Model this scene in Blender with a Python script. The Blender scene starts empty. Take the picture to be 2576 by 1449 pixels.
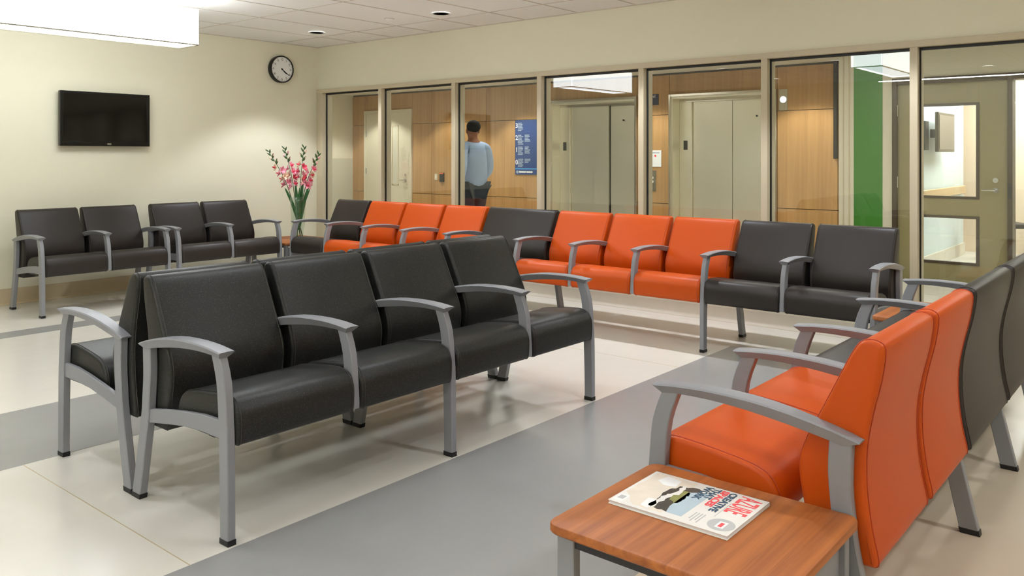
import bpy, bmesh, math, random
from mathutils import Vector, Matrix
random.seed(7)
SC = bpy.context.scene
COL = SC.collection
PI = math.pi

# ------------------------------------------------------------------ camera
F_PX, HORIZON, CAM_H, HEAD = 2090.0, 393.0, 1.33, math.radians(39.649)
cam = bpy.data.cameras.new('camera')
cam.sensor_width = 36.0
cam.lens = 36.0 * F_PX / 2576.0
cam.shift_y = -(724.5 - HORIZON) / 2576.0
cam.clip_start = 0.02
camo = bpy.data.objects.new('camera', cam)
COL.objects.link(camo)
camo.location = (0, 0, CAM_H)
camo.rotation_euler = (PI / 2, 0, HEAD - PI / 2)
SC.camera = camo

# ------------------------------------------------------------------ world, exposure
W = bpy.data.worlds.new('world')
SC.world = W
W.use_nodes = True
W.node_tree.nodes['Background'].inputs[0].default_value = (0.9, 0.95, 1.0, 1)
W.node_tree.nodes['Background'].inputs[1].default_value = 0.02
SC.view_settings.view_transform = 'Standard'
SC.view_settings.look = 'None'
SC.view_settings.gamma = 1.0
SC.view_settings.use_curve_mapping = False
SC.view_settings.exposure = 0.46
SC.cycles.use_light_tree = False
SC.cycles.max_bounces = 7
SC.cycles.diffuse_bounces = 4
SC.cycles.glossy_bounces = 4
SC.cycles.transparent_max_bounces = 12
SC.cycles.caustics_reflective = False
SC.cycles.caustics_refractive = False
SC.cycles.adaptive_threshold = 0.03
PENDANT_E = 6.1       # glowing pendant panels
DOWN_W = 78.0         # downlight spots along the glass wall
NEAR_W = 33.0          # unseen fill spots added nearer the camera
LOBBY_W = 68.0        # downlight spots in the lobby
TROFFER_E = 7.5       # ceiling light panels in the lobby and beyond


# ------------------------------------------------------------------ materials
def lin(c):
    c = c / 255.0
    return c / 12.92 if c <= 0.04045 else ((c + 0.055) / 1.055) ** 2.4


def rgb(r, g, b):
    return (lin(r), lin(g), lin(b), 1.0)


def nodes(name):
    m = bpy.data.materials.new(name)
    m.use_nodes = True
    nt = m.node_tree
    return m, nt, nt.nodes['Principled BSDF']


def N(nt, t, **kw):
    n = nt.nodes.new(t)
    for k, v in kw.items():
        if k in n.inputs.keys():
            n.inputs[k].default_value = v
        else:
            setattr(n, k, v)
    return n


def plain(name, col, rough=0.5, metal=0.0, noise=0.0, nscale=30.0, bump=0.0, bscale=200.0, spec=0.5, coat=0.0):
    m, nt, b = nodes(name)
    b.inputs['Base Color'].default_value = col
    b.inputs['Roughness'].default_value = rough
    b.inputs['Metallic'].default_value = metal
    b.inputs['Specular IOR Level'].default_value = spec
    b.inputs['Coat Weight'].default_value = coat
    tc = N(nt, 'ShaderNodeTexCoord')
    if noise > 0:
        n = N(nt, 'ShaderNodeTexNoise', Scale=nscale, Detail=5.0)
        nt.links.new(tc.outputs['Object'], n.inputs['Vector'])
        mx = N(nt, 'ShaderNodeMix', data_type='RGBA')
        mx.inputs['A'].default_value = tuple(min(1, c * (1 - noise)) for c in col[:3]) + (1,)
        mx.inputs['B'].default_value = tuple(min(1, c * (1 + noise)) for c in col[:3]) + (1,)
        nt.links.new(n.outputs['Fac'], mx.inputs['Factor'])
        nt.links.new(mx.outputs['Result'], b.inputs['Base Color'])
    if bump > 0:
        n2 = N(nt, 'ShaderNodeTexNoise', Scale=bscale, Detail=3.0)
        nt.links.new(tc.outputs['Object'], n2.inputs['Vector'])
        bp = N(nt, 'ShaderNodeBump', Strength=bump, Distance=0.002)
        nt.links.new(n2.outputs['Fac'], bp.inputs['Height'])
        nt.links.new(bp.outputs['Normal'], b.inputs['Normal'])
    return m


def emit(name, col, s):
    m, nt, b = nodes(name)
    b.inputs['Base Color'].default_value = (0.8, 0.8, 0.8, 1)
    b.inputs['Emission Color'].default_value = col
    b.inputs['Emission Strength'].default_value = s
    return m


def wood(name, c1, c2, axis, grain=14.0, rough=0.4, streak=0.5):
    """stripy veneer; axis = the direction the grain runs along"""
    m, nt, b = nodes(name)
    tc = N(nt, 'ShaderNodeTexCoord')
    mp = N(nt, 'ShaderNodeMapping')
    sc = [grain, grain, grain]
    sc['XYZ'.index(axis)] = grain * 0.03
    mp.inputs['Scale'].default_value = sc
    nt.links.new(tc.outputs['Object'], mp.inputs['Vector'])
    n = N(nt, 'ShaderNodeTexNoise', Scale=1.0, Detail=8.0, Roughness=0.65, Distortion=0.6)
    nt.links.new(mp.outputs['Vector'], n.inputs['Vector'])
    cr = N(nt, 'ShaderNodeValToRGB')
    cr.color_ramp.elements[0].position = 0.5 - streak * 0.45
    cr.color_ramp.elements[0].color = c1
    cr.color_ramp.elements[1].position = 0.5 + streak * 0.45
    cr.color_ramp.elements[1].color = c2
    nt.links.new(n.outputs['Fac'], cr.inputs['Fac'])
    oi = N(nt, 'ShaderNodeObjectInfo')
    hsv = N(nt, 'ShaderNodeHueSaturation')
    mr = N(nt, 'ShaderNodeMapRange')
    mr.inputs['To Min'].default_value = 0.92
    mr.inputs['To Max'].default_value = 1.06
    nt.links.new(oi.outputs['Random'], mr.inputs['Value'])
    nt.links.new(mr.outputs['Result'], hsv.inputs['Value'])
    nt.links.new(cr.outputs['Color'], hsv.inputs['Color'])
    nt.links.new(hsv.outputs['Color'], b.inputs['Base Color'])
    b.inputs['Roughness'].default_value = rough
    return m


def glass(name, tint=(0.965, 0.98, 0.97, 1), f0=0.045, rough=0.0):
    m, nt, b = nodes(name)
    nt.nodes.remove(b)
    out = nt.nodes['Material Output']
    g = N(nt, 'ShaderNodeNewGeometry')
    dot = N(nt, 'ShaderNodeVectorMath', operation='DOT_PRODUCT')
    nt.links.new(g.outputs['Incoming'], dot.inputs[0])
    nt.links.new(g.outputs['Normal'], dot.inputs[1])
    ab = N(nt, 'ShaderNodeMath', operation='ABSOLUTE')
    nt.links.new(dot.outputs['Value'], ab.inputs[0])
    om = N(nt, 'ShaderNodeMath', operation='SUBTRACT')
    om.inputs[0].default_value = 1.0
    nt.links.new(ab.outputs[0], om.inputs[1])
    pw = N(nt, 'ShaderNodeMath', operation='POWER')
    pw.inputs[1].default_value = 5.0
    nt.links.new(om.outputs[0], pw.inputs[0])
    ma = N(nt, 'ShaderNodeMath', operation='MULTIPLY_ADD', use_clamp=True)
    ma.inputs[1].default_value = 1 - f0
    ma.inputs[2].default_value = f0
    nt.links.new(pw.outputs[0], ma.inputs[0])
    tr = N(nt, 'ShaderNodeBsdfTransparent')
    tr.inputs['Color'].default_value = tint
    gl = N(nt, 'ShaderNodeBsdfGlossy')
    gl.inputs['Roughness'].default_value = rough
    gl.inputs['Color'].default_value = (1, 1, 1, 1)
    mx = N(nt, 'ShaderNodeMixShader')
    nt.links.new(ma.outputs[0], mx.inputs[0])
    nt.links.new(tr.outputs[0], mx.inputs[1])
    nt.links.new(gl.outputs[0], mx.inputs[2])
    nt.links.new(mx.outputs[0], out.inputs['Surface'])
    return m


def vinyl(name, col, sheen=0.42, speck=0.0, bump=0.25):
    m, nt, b = nodes(name)
    tc = N(nt, 'ShaderNodeTexCoord')
    n = N(nt, 'ShaderNodeTexNoise', Scale=260.0, Detail=3.0)
    nt.links.new(tc.outputs['Object'], n.inputs['Vector'])
    bp = N(nt, 'ShaderNodeBump', Strength=bump, Distance=0.0012)
    nt.links.new(n.outputs['Fac'], bp.inputs['Height'])
    nt.links.new(bp.outputs['Normal'], b.inputs['Normal'])
    if speck > 0:
        v = N(nt, 'ShaderNodeTexVoronoi', Scale=170.0)
        nt.links.new(tc.outputs['Object'], v.inputs['Vector'])
        cr = N(nt, 'ShaderNodeValToRGB')
        cr.color_ramp.elements[0].position = 0.08
        cr.color_ramp.elements[0].color = tuple(min(1, c * (1 + speck) + 0.03 * speck) for c in col[:3]) + (1,)
        cr.color_ramp.elements[1].position = 0.22
        cr.color_ramp.elements[1].color = col
        nt.links.new(v.outputs['Distance'], cr.inputs['Fac'])
        nt.links.new(cr.outputs['Color'], b.inputs['Base Color'])
    else:
        b.inputs['Base Color'].default_value = col
    b.inputs['Roughness'].default_value = sheen
    return m


def floor_mat(name, col, rough=0.22, var=0.05):
    m, nt, b = nodes(name)
    tc = N(nt, 'ShaderNodeTexCoord')
    n = N(nt, 'ShaderNodeTexNoise', Scale=3.0, Detail=8.0, Roughness=0.7)
    nt.links.new(tc.outputs['Object'], n.inputs['Vector'])
    mx = N(nt, 'ShaderNodeMix', data_type='RGBA')
    mx.inputs['A'].default_value = tuple(c * (1 - var) for c in col[:3]) + (1,)
    mx.inputs['B'].default_value = tuple(min(1, c * (1 + var)) for c in col[:3]) + (1,)
    nt.links.new(n.outputs['Fac'], mx.inputs['Factor'])
    nt.links.new(mx.outputs['Result'], b.inputs['Base Color'])
    n2 = N(nt, 'ShaderNodeTexNoise', Scale=9.0, Detail=4.0)
    nt.links.new(tc.outputs['Object'], n2.inputs['Vector'])
    mr = N(nt, 'ShaderNodeMapRange')
    mr.inputs['To Min'].default_value = rough * 0.8
    mr.inputs['To Max'].default_value = rough * 1.25
    nt.links.new(n2.outputs['Fac'], mr.inputs['Value'])
    nt.links.new(mr.outputs['Result'], b.inputs['Roughness'])
    return m


def brushed(name, col, rough=0.28):
    m, nt, b = nodes(name)
    b.inputs['Base Color'].default_value = col
    b.inputs['Metallic'].default_value = 1.0
    b.inputs['Anisotropic'].default_value = 0.5
    tc = N(nt, 'ShaderNodeTexCoord')
    mp = N(nt, 'ShaderNodeMapping')
    mp.inputs['Scale'].default_value = (300, 300, 2)
    nt.links.new(tc.outputs['Object'], mp.inputs['Vector'])
    n = N(nt, 'ShaderNodeTexNoise', Scale=1.0, Detail=2.0)
    nt.links.new(mp.outputs['Vector'], n.inputs['Vector'])
    mr = N(nt, 'ShaderNodeMapRange')
    mr.inputs['To Min'].default_value = rough * 0.7
    mr.inputs['To Max'].default_value = rough * 1.3
    nt.links.new(n.outputs['Fac'], mr.inputs['Value'])
    nt.links.new(mr.outputs['Result'], b.inputs['Roughness'])
    return m


M = {}
M['wall'] = plain('cream_paint', rgb(235, 230, 206), 0.6, noise=0.015, nscale=6, bump=0.05, bscale=400)
M['wall_lobby'] = plain('pale_paint', rgb(220, 214, 194), 0.6, noise=0.015, nscale=6)
M['wainscot'] = plain('wainscot_sheet', rgb(196, 194, 176), 0.4)
M['trim'] = plain('frame_paint', rgb(204, 192, 164), 0.45)
M['base'] = plain('base_vinyl', rgb(208, 190, 156), 0.4, noise=0.05, nscale=12)
M['base_pale'] = plain('base_pale_vinyl', rgb(205, 197, 178), 0.4, noise=0.05, nscale=12)
M['black'] = plain('black_rubber', rgb(14, 14, 14), 0.5)
M['floor'] = floor_mat('cream_sheet_floor', rgb(224, 219, 207), 0.2)
M['floor_tan'] = floor_mat('tan_sheet_floor', rgb(206, 190, 166), 0.22)
M['floor_grey'] = floor_mat('grey_sheet_floor', rgb(152, 151, 149), 0.24)
M['seam'] = plain('floor_weld', rgb(190, 172, 140), 0.4)
M['tile'] = plain('ceiling_tile', rgb(247, 246, 243), 0.85, noise=0.02, nscale=40, bump=0.15, bscale=350)
M['grid'] = plain('ceiling_grid', rgb(208, 200, 188), 0.5)
M['metal'] = plain('grey_painted_metal', rgb(138, 139, 143), 0.38, noise=0.02, nscale=500, bump=0.08, bscale=900)
M['foot'] = plain('foot_cap_rubber', rgb(16, 16, 17), 0.45)
M['dark_steel'] = plain('dark_steel', rgb(38, 38, 40), 0.4)
M['charcoal'] = vinyl('charcoal_vinyl', rgb(46, 40, 36), 0.42, bump=0.35)
M['speckled'] = vinyl('speckled_charcoal_vinyl', rgb(38, 38, 35), 0.4, speck=1.8, bump=0.4)
M['orange'] = vinyl('orange_vinyl', rgb(194, 76, 3), 0.45, bump=0.08)
M['orange'].node_tree.nodes['Principled BSDF'].inputs['Specular IOR Level'].default_value = 0.3
for k in ('charcoal', 'speckled'):
    M[k].node_tree.nodes['Principled BSDF'].inputs['Specular IOR Level'].default_value = 0.32
M['orange_seam'] = vinyl('orange_seam', rgb(176, 58, 20), 0.5)
M['charcoal_seam'] = vinyl('charcoal_seam', rgb(48, 44, 41), 0.5)
M['table'] = wood('cherry_top', rgb(132, 68, 24), rgb(184, 108, 46), 'X', 26.0, 0.5, 0.45)
M['panel'] = wood('maple_veneer', rgb(160, 120, 72), rgb(198, 158, 104), 'Z', 9.0, 0.42, 0.5)
M['panel_dark'] = wood('maple_veneer_deep', rgb(140, 92, 52), rgb(176, 126, 78), 'Z', 9.0, 0.42, 0.5)
M['glass'] = glass('window_glass')
M['vase'] = glass('vase_glass', (0.93, 0.97, 0.95, 1), 0.06)
M['steel'] = brushed('brushed_steel', (0.84, 0.81, 0.68, 1), 0.42)
M['steel_frame'] = brushed('steel_frame', (0.62, 0.58, 0.50, 1), 0.22)
M['door'] = plain('cream_door', rgb(212, 205, 180), 0.45)
M['olive'] = plain('olive_door', rgb(150, 140, 100), 0.4)
M['bronze'] = plain('bronze_frame', rgb(70, 56, 38), 0.4)
M['green'] = plain('green_paint', rgb(60, 130, 40), 0.35)
M['tv'] = plain('tv_plastic', rgb(10, 10, 11), 0.22)
M['screen'] = plain('tv_screen', rgb(5, 5, 6), 0.08)
M['white'] = plain('white_plastic', rgb(235, 235, 232), 0.4)
M['paper'] = plain('white_paper', rgb(236, 240, 242), 0.6)
M['ink'] = plain('black_ink', rgb(24, 24, 24), 0.6)
M['chrome'] = plain('chrome', (0.7, 0.7, 0.7, 1), 0.15, 1.0)
M['navy'] = plain('navy_sign', rgb(28, 66, 128), 0.4)
M['navy_dark'] = plain('dark_navy_sign', rgb(14, 26, 70), 0.4)
M['sky'] = plain('light_blue_band', rgb(60, 150, 215), 0.4)
M['signtext'] = plain('sign_text', rgb(150, 168, 190), 0.5)
M['shade'] = emit('pendant_panel', (0.95, 1.0, 1.02, 1), PENDANT_E)
M['diffuser'] = emit('pendant_diffuser', (0.92, 1.0, 1.08, 1), PENDANT_E * 0.75)
M['shade_edge'] = plain('pendant_rail', rgb(150, 142, 118), 0.6)
M['lamp'] = emit('downlight_lens', (0.95, 0.98, 1.0, 1), 12.0)
M['strip'] = emit('strip_lens', (0.95, 1.0, 1.05, 1), 38.0)
M['troffer_room'] = emit('room_troffer_lens', (0.95, 1.0, 1.05, 1), 20.0)
M['troffer'] = emit('troffer_lens', (1.0, 0.97, 0.9, 1), TROFFER_E)
M['lantern'] = emit('lantern_lens', (0.85, 0.9, 1.0, 1), 0.9)
M['teal'] = plain('pale_teal_paint', rgb(206, 216, 212), 0.5)
M['peach'] = plain('peach_paint', rgb(222, 200, 170), 0.5)
M['leaf'] = plain('leaf_green', rgb(44, 104, 46), 0.4, noise=0.25, nscale=20)
M['leaf_dark'] = plain('bud_green', rgb(60, 92, 48), 0.45, noise=0.2, nscale=25)
M['pink'] = plain('pink_petal', rgb(240, 158, 176), 0.5, noise=0.12, nscale=30)
M['red_pink'] = plain('deep_pink_petal', rgb(226, 66, 92), 0.5)
M['cream_petal'] = plain('cream_petal', rgb(240, 206, 178), 0.5)
M['skin'] = plain('skin', rgb(150, 98, 70), 0.5)
M['hair'] = plain('hair', rgb(18, 14, 12), 0.9, spec=0.2)
M['shirt'] = plain('light_blue_cotton', rgb(166, 190, 224), 0.8, noise=0.05, nscale=12)
M['trouser'] = plain('dark_trouser_cloth', rgb(44, 54, 64), 0.8)
M['shoe'] = plain('shoe_leather', rgb(26, 22, 20), 0.4)
M['rail_wood'] = wood('handrail_wood', rgb(190, 160, 112), rgb(222, 194, 148), 'X', 12.0, 0.4)
M['reader'] = plain('reader_body', rgb(40, 38, 34), 0.4)
M['orange_led'] = plain('reader_strip', rgb(232, 96, 48), 0.4)
M['mag'] = plain('magazine_cover', rgb(230, 226, 218), 0.3)
M['mag_art'] = plain('magazine_sketch', rgb(226, 214, 196), 0.35, noise=0.12, nscale=25)
M['mag_dark'] = plain('magazine_foliage', rgb(66, 60, 50), 0.35, noise=0.6, nscale=60)
M['mag_sky'] = plain('magazine_sky', rgb(178, 196, 204), 0.35, noise=0.06, nscale=30)
M['mag_olive'] = plain('magazine_olive', rgb(140, 140, 80), 0.35, noise=0.4, nscale=80)
M['mag_red'] = plain('magazine_red', rgb(244, 76, 84), 0.35)
M['mag_blue'] = plain('magazine_blue', rgb(28, 76, 104), 0.35)
M['mag_grey'] = plain('magazine_grey', rgb(186, 186, 184), 0.35)


# ------------------------------------------------------------------ mesh helpers
class MB:
    def __init__(self):
        self.v, self.f = [], []

    def add(self, vs, fs):
        o = len(self.v)
        self.v += [tuple(p) for p in vs]
        self.f += [tuple(i + o for i in f) for f in fs]
        return self

    def box(self, x0, x1, y0, y1, z0, z1):
        vs = [(x0, y0, z0), (x1, y0, z0), (x1, y1, z0), (x0, y1, z0), (x0, y0, z1), (x1, y0, z1), (x1, y1, z1), (x0, y1, z1)]
        return self.add(vs, [(0, 3, 2, 1), (4, 5, 6, 7), (0, 1, 5, 4), (1, 2, 6, 5), (2, 3, 7, 6), (3, 0, 4, 7)])

    def loft(self, rings, cap=True, closed=False):
        n = len(rings[0])
        vs = [p for r in rings for p in r]
        fs = []
        m = len(rings)
        for i in range(m if closed else m - 1):
            a, b = i * n, ((i + 1) % m) * n
            for j in range(n):
                k = (j + 1) % n
                fs.append((a + j, a + k, b + k, b + j))
        if cap and not closed:
            fs.append(tuple(range(n - 1, -1, -1)))
            fs.append(tuple(range((m - 1) * n, m * n)))
        return self.add(vs, fs)

    def tube(self, pts, r, seg=8, closed=False):
        pts = [Vector(p) for p in pts]
        n = len(pts)
        rr = r if hasattr(r, '__len__') else [r] * n
        rings = []
        up = None
        for i, p in enumerate(pts):
            a = pts[(i - 1) % n] if (closed or i > 0) else p
            b = pts[(i + 1) % n] if (closed or i < n - 1) else p
            t = (b - a).normalized()
            if up is None:
                up = Vector((0, 0, 1)) if abs(t.z) < 0.9 else Vector((1, 0, 0))
            s = t.cross(up)
            if s.length < 1e-6:
                s = t.orthogonal()
            s.normalize()
            up = s.cross(t).normalized()
            rings.append([p + (s * math.cos(2 * PI * k / seg) + up * math.sin(2 * PI * k / seg)) * rr[i] for k in range(seg)])
        return self.loft(rings, True, closed)

    def lathe(self, prof, c=(0, 0, 0), axis='Z', seg=24, cap=True):
        rings = []
        for r, h in prof:
            ring = []
            for k in range(seg):
                a = 2 * PI * k / seg
                u, w = r * math.cos(a), r * math.sin(a)
                p = {'Z': (u, w, h), 'Y': (u, h, -w), 'X': (h, u, w)}[axis]
                ring.append((p[0] + c[0], p[1] + c[1], p[2] + c[2]))
            rings.append(ring)
        return self.loft(rings, cap)

    def ball(self, c, r, seg=10, rings=7):
        prof = [(max(1e-4, math.sin(PI * i / rings)), -math.cos(PI * i / rings)) for i in range(rings + 1)]
        rx, ry, rz = r if hasattr(r, '__len__') else (r, r, r)
        o = len(self.v)
        self.lathe(prof, seg=seg)
        for i in range(o, len(self.v)):
            p = self.v[i]
            self.v[i] = (p[0] * rx + c[0], p[1] * ry + c[1], p[2] * rz + c[2])
        return self

    def mesh(self, name, mat, smooth=35):
        me = bpy.data.meshes.new(name)
        me.from_pydata(self.v, [], self.f)
        me.update()
        bm = bmesh.new()
        bm.from_mesh(me)
        bmesh.ops.recalc_face_normals(bm, faces=bm.faces)
        bm.to_mesh(me)
        bm.free()
        me.materials.append(M[mat] if isinstance(mat, str) else mat)
        if smooth:
            me.shade_smooth()
            me.set_sharp_from_angle(angle=math.radians(smooth))
        return me


def put(name, me, parent=None, loc=(0, 0, 0), rot=(0, 0, 0), **props):
    o = bpy.data.objects.new(name, me)
    COL.objects.link(o)
    o.parent = parent
    o.location = loc
    o.rotation_euler = rot
    for k, v in props.items():
        o[k] = v
    return o


def part(name, mb, mat, parent=None, smooth=35, bevel=0.0, loc=(0, 0, 0), **props):
    o = put(name, mb.mesh(name, mat, smooth), parent, loc, **props)
    if bevel:
        m = o.modifiers.new('bevel', 'BEVEL')
        m.width = bevel
        m.segments = 2
        m.limit_method = 'ANGLE'
        m.angle_limit = math.radians(40)
    return o


def thing(name, label, cat, loc=(0, 0, 0), rz=0.0, group=None):
    o = bpy.data.objects.new(name, None)
    COL.objects.link(o)
    o.location = loc
    o.rotation_euler = (0, 0, rz)
    o.empty_display_size = 0.1
    o['label'] = label
    o['category'] = cat
    if group:
        o['group'] = group
    return o


def struct(name, mb, mat, parent=None, bevel=0.0, smooth=35):
    if parent is None:
        return part(name, mb, mat, None, smooth, bevel, kind='structure')
    return part(name, mb, mat, parent, smooth, bevel)


def B(*a):
    return MB().box(*a)


def smooth_curve(pts, n=4):
    out = []
    P = [Vector(p) for p in pts]
    for i in range(len(P) - 1):
        p0, p1, p2, p3 = P[max(i - 1, 0)], P[i], P[i + 1], P[min(i + 2, len(P) - 1)]
        for k in range(n):
            t = k / n
            out.append(0.5 * ((2 * p1) + (p2 - p0) * t + (2 * p0 - 5 * p1 + 4 * p2 - p3) * t * t + (3 * p1 - p0 - 3 * p2 + p3) * t ** 3))
    out.append(P[-1])
    return out


def inset(poly, d):
    n = len(poly)
    area = sum(poly[i][0] * poly[(i + 1) % n][1] - poly[(i + 1) % n][0] * poly[i][1] for i in range(n))
    s = 1 if area > 0 else -1
    out = []
    for i in range(n):
        a, p, b = Vector(poly[i - 1]), Vector(poly[i]), Vector(poly[(i + 1) % n])
        e1, e2 = (p - a).normalized(), (b - p).normalized()
        n1, n2 = Vector((-e1.y, e1.x)) * s, Vector((-e2.y, e2.x)) * s
        m = n1 + n2
        m = m / max(0.6, m.length_squared / 2) if m.length > 1e-6 else n1
        out.append(tuple(p + m * d))
    return out


def cushion(poly, x0, x1, r=0.012, seg=3):
    """profile (d, z) lofted from x0 to x1 with rounded side edges"""
    rings = []
    for side in (0, 1):
        rr = []
        for k in range(seg + 1):
            t = PI / 2 * k / seg
            q = inset(poly, r * (1 - math.sin(t)))
            x = (x0 + r * (1 - math.cos(t))) if side == 0 else (x1 - r * (1 - math.cos(t)))
            rr.append([(x, d, z) for d, z in q])
        rings += rr if side == 0 else rr[::-1]
    return MB().loft(rings)


def plate(poly, x0, x1, r=0.003):
    return cushion(poly, x0, x1, r, 1)


def text(name, s, size, mat, parent, loc, rot, width=None, ext=0.0006, align='LEFT', bold=0.0):
    """lettering as a mesh; width stretches the line to that length"""
    c = bpy.data.curves.new(name, 'FONT')
    c.body = s
    c.size = size
    c.extrude = ext
    c.offset = bold
    c.align_x = align
    c.resolution_u = 3
    tmp = bpy.data.objects.new(name, c)
    COL.objects.link(tmp)
    me = bpy.data.meshes.new_from_object(tmp.evaluated_get(bpy.context.evaluated_depsgraph_get()))
    bpy.data.objects.remove(tmp)
    if width:
        xs_ = [v.co.x for v in me.vertices]
        k = width / (max(xs_) - min(xs_))
        for v in me.vertices:
            v.co.x = (v.co.x - min(xs_)) * k
    me.materials.clear()
    me.materials.append(M[mat])
    return put(name, me, parent, loc, rot)


# ------------------------------------------------------------------ room shell
XG, YT, CZ = 6.265, 8.25, 2.645          # glass wall, TV wall, ceiling
X0, Y0 = -2.6, -2.4                   # walls behind the camera
XE, YE, LZ = 10.4, 12.62, 2.50       # wood wall of the lobby, its end wall, its ceiling
XD = 9.6                              # wall with the olive door

fl = struct('floor', B(X0 - .2, 13.6, Y0 - .2, YE + .2, -0.12, 0.0), 'floor')
H1 = 0.0006
struct('vinyl_strip', B(-2.6, 5.45, 1.38, 2.53, -0.001, H1), 'floor_grey', fl)
struct('vinyl_strip', B(-2.6, 5.45, 3.905, 4.765, -0.001, H1), 'floor_grey', fl)
struct('vinyl_strip', B(-2.6, 5.45, 6.72, 6.95, -0.001, H1), 'floor_grey', fl)
struct('vinyl_sheet', B(-2.6, 6.2, -2.4, 1.38, -0.001, H1), 'floor_tan', fl)
struct('vinyl_strip', B(9.8, 13.4, 1.2, 1.9, -0.001, H1), 'floor_grey', fl)
for x in (1.41, 4.7):
    struct('weld_line', B(x, x + .004, 2.53, 3.905, -0.001, H1), 'seam', fl)
struct('weld_line', B(1.2, 1.204, 4.765, 6.72, -0.001, H1), 'seam', fl)

struct('wall_left', B(X0, XG + .12, YT, YT + .12, 0, CZ + .12), 'wall')
struct('wall_front', B(X0 - .12, X0, Y0, YT, 0, CZ + .12), 'wall')
struct('wall_near', B(X0, XG, Y0 - .12, Y0, 0, CZ + .12), 'wall')
struct('wall_right', B(XG, XG + .12, Y0, YT, 2.135, CZ + .12), 'wall')
struct('wall_sill', B(XG, XG + .12, Y0, YT, 0, 0.2), 'wall_lobby')


def coved(x0, x1, y, h):
    prof = [(0, 0), (0, h), (-.006, h), (-.009, .035), (-.02, .012), (-.04, .002), (-.04, 0)]
    return MB().loft([[(x, y + a, b) for a, b in prof] for x in (x0, x1)])


struct('baseboard_left', coved(X0, XG, YT, .14), 'base')
bb = [(0, 0), (0, .11), (-.006, .11), (-.009, .03), (-.025, .008), (-.04, .002), (-.04, 0)]
struct('baseboard_right', MB().loft([[(XG + a, y, b) for a, b in bb] for y in (Y0, YT - .04)]), 'base_pale')

# ceiling with its lay-in tiles
ce = struct('ceiling', B(X0 - .12, XG + .12, Y0 - .12, YT + .12, CZ + .03, CZ + .12), 'grid')
gx = [5.72 - 1.18 * k for k in range(8) if 5.72 - 1.18 * k > X0 + .05][::-1]
gy = [7.50 - .62 * k for k in range(20) if 7.50 - .62 * k > Y0 + .05][::-1]
gr = MB()
for x in gx:
    gr.box(x - .007, x + .007, Y0, YT, CZ + .001, CZ + .005)
for y in gy:
    gr.box(X0, XG, y - .007, y + .007, CZ + .001, CZ + .005)
gr.box(X0, XG, YT - .02, YT, CZ - .001, CZ + .004).box(XG - .02, XG, Y0, YT, CZ - .001, CZ + .004)
part('ceiling_grid', gr, 'grid', ce)
xs, ys = [X0] + gx + [XG], [Y0] + gy + [YT]
tcache = {}
for i in range(len(xs) - 1):
    for j in range(len(ys) - 1):
        a, b = xs[i + 1] - xs[i] - .008, ys[j + 1] - ys[j] - .008
        k = (round(a, 3), round(b, 3))
        if k not in tcache:
            tcache[k] = B(-a / 2, a / 2, -b / 2, b / 2, 0, .018).mesh('tile', 'tile', 0)
        put('tile', tcache[k], ce, ((xs[i] + xs[i + 1]) / 2, (ys[j] + ys[j + 1]) / 2, CZ + .004))

# glazed wall: head, mullions, gaskets, panes
MY = [8.19, 7.102, 5.964, 4.839, 3.725, 2.62, 1.539, 0.43, -0.68, -1.79]
struct('trim_1', B(XG - .025, XG + .12, Y0, YT, 2.09, 2.135), 'trim', bevel=.002)
struct('trim_2', B(XG - .01, XG + .12, Y0, YT, .2, .225), 'trim', bevel=.002)
ti = 3
for i, y in enumerate(MY):
    w = .026 if i else .055
    t = struct('trim_%d' % ti, B(XG - .025, XG + .03, y - w, y + w, .225, 2.09), 'trim', bevel=.002)
    part('mullion_back', B(XG + .048, XG + .12, y - w - .006, y + w, .225, 2.09), 'trim', t, bevel=.002)
    part('gasket', B(XG + .03, XG + .048, y - w - .008, y + w + .008, .225, 2.09), 'black', t, 0)
    ti += 1
for i in range(len(MY) - 1):
    ya, yb = MY[i + 1] + .03, MY[i] - (.03 if i else .06)
    g = struct('window_%d' % (i + 1), B(XG + .036, XG + .044, ya, yb, .23, 2.085), 'glass', smooth=0)
    gm = MB().box(XG + .028, XG + .05, ya, yb, 2.07, 2.092).box(XG + .028, XG + .05, ya, yb, .222, .235)
    part('gasket', gm, 'black', g, 0)

# lobby shell
wm = MB()
for a, b in ((2.9, 4.191), (5.745, 6.268), (7.849, YE)):
    wm.box(XE + .02, XE + .2, a, b, 0, LZ + .2)
for a, b in ((4.191, 5.745), (6.268, 7.849)):
    wm.box(XE + .02, XE + .2, a, b, 2.195, LZ + .2)
struct('wall_wood', wm, 'bronze')
lc = struct('ceiling_lobby', B(XG + .12, 13.6, -1.6, YE + .12, LZ, LZ + .1), 'wall_lobby')
struct('wall_lobby_end', B(XG + .12, XE + .2, YE, YE + .12, 0, LZ), 'wall_lobby')
part('wainscot_sheet', B(XG + .12, XE, YE - .006, YE, 0, 1.29), 'wainscot', bpy.data.objects['wall_lobby_end'])
struct('wall_lobby_near', B(XG + .12, 13.6, -1.72, -1.6, 0, LZ), 'wall_lobby')
ww = bpy.data.objects['wall_wood']
E1, E2, DR = (6.268, 7.849), (4.191, 5.745), (10.957, 12.257)


def wpanel(ya, yb, za, zb, mat='panel'):
    a, b = (yb - ya) - .008, (zb - za) - .008
    part('panel', B(-.02, 0, -a / 2, a / 2, -b / 2, b / 2), mat, ww, 0, loc=(XE + .02, (ya + yb) / 2, (za + zb) / 2))


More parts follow.
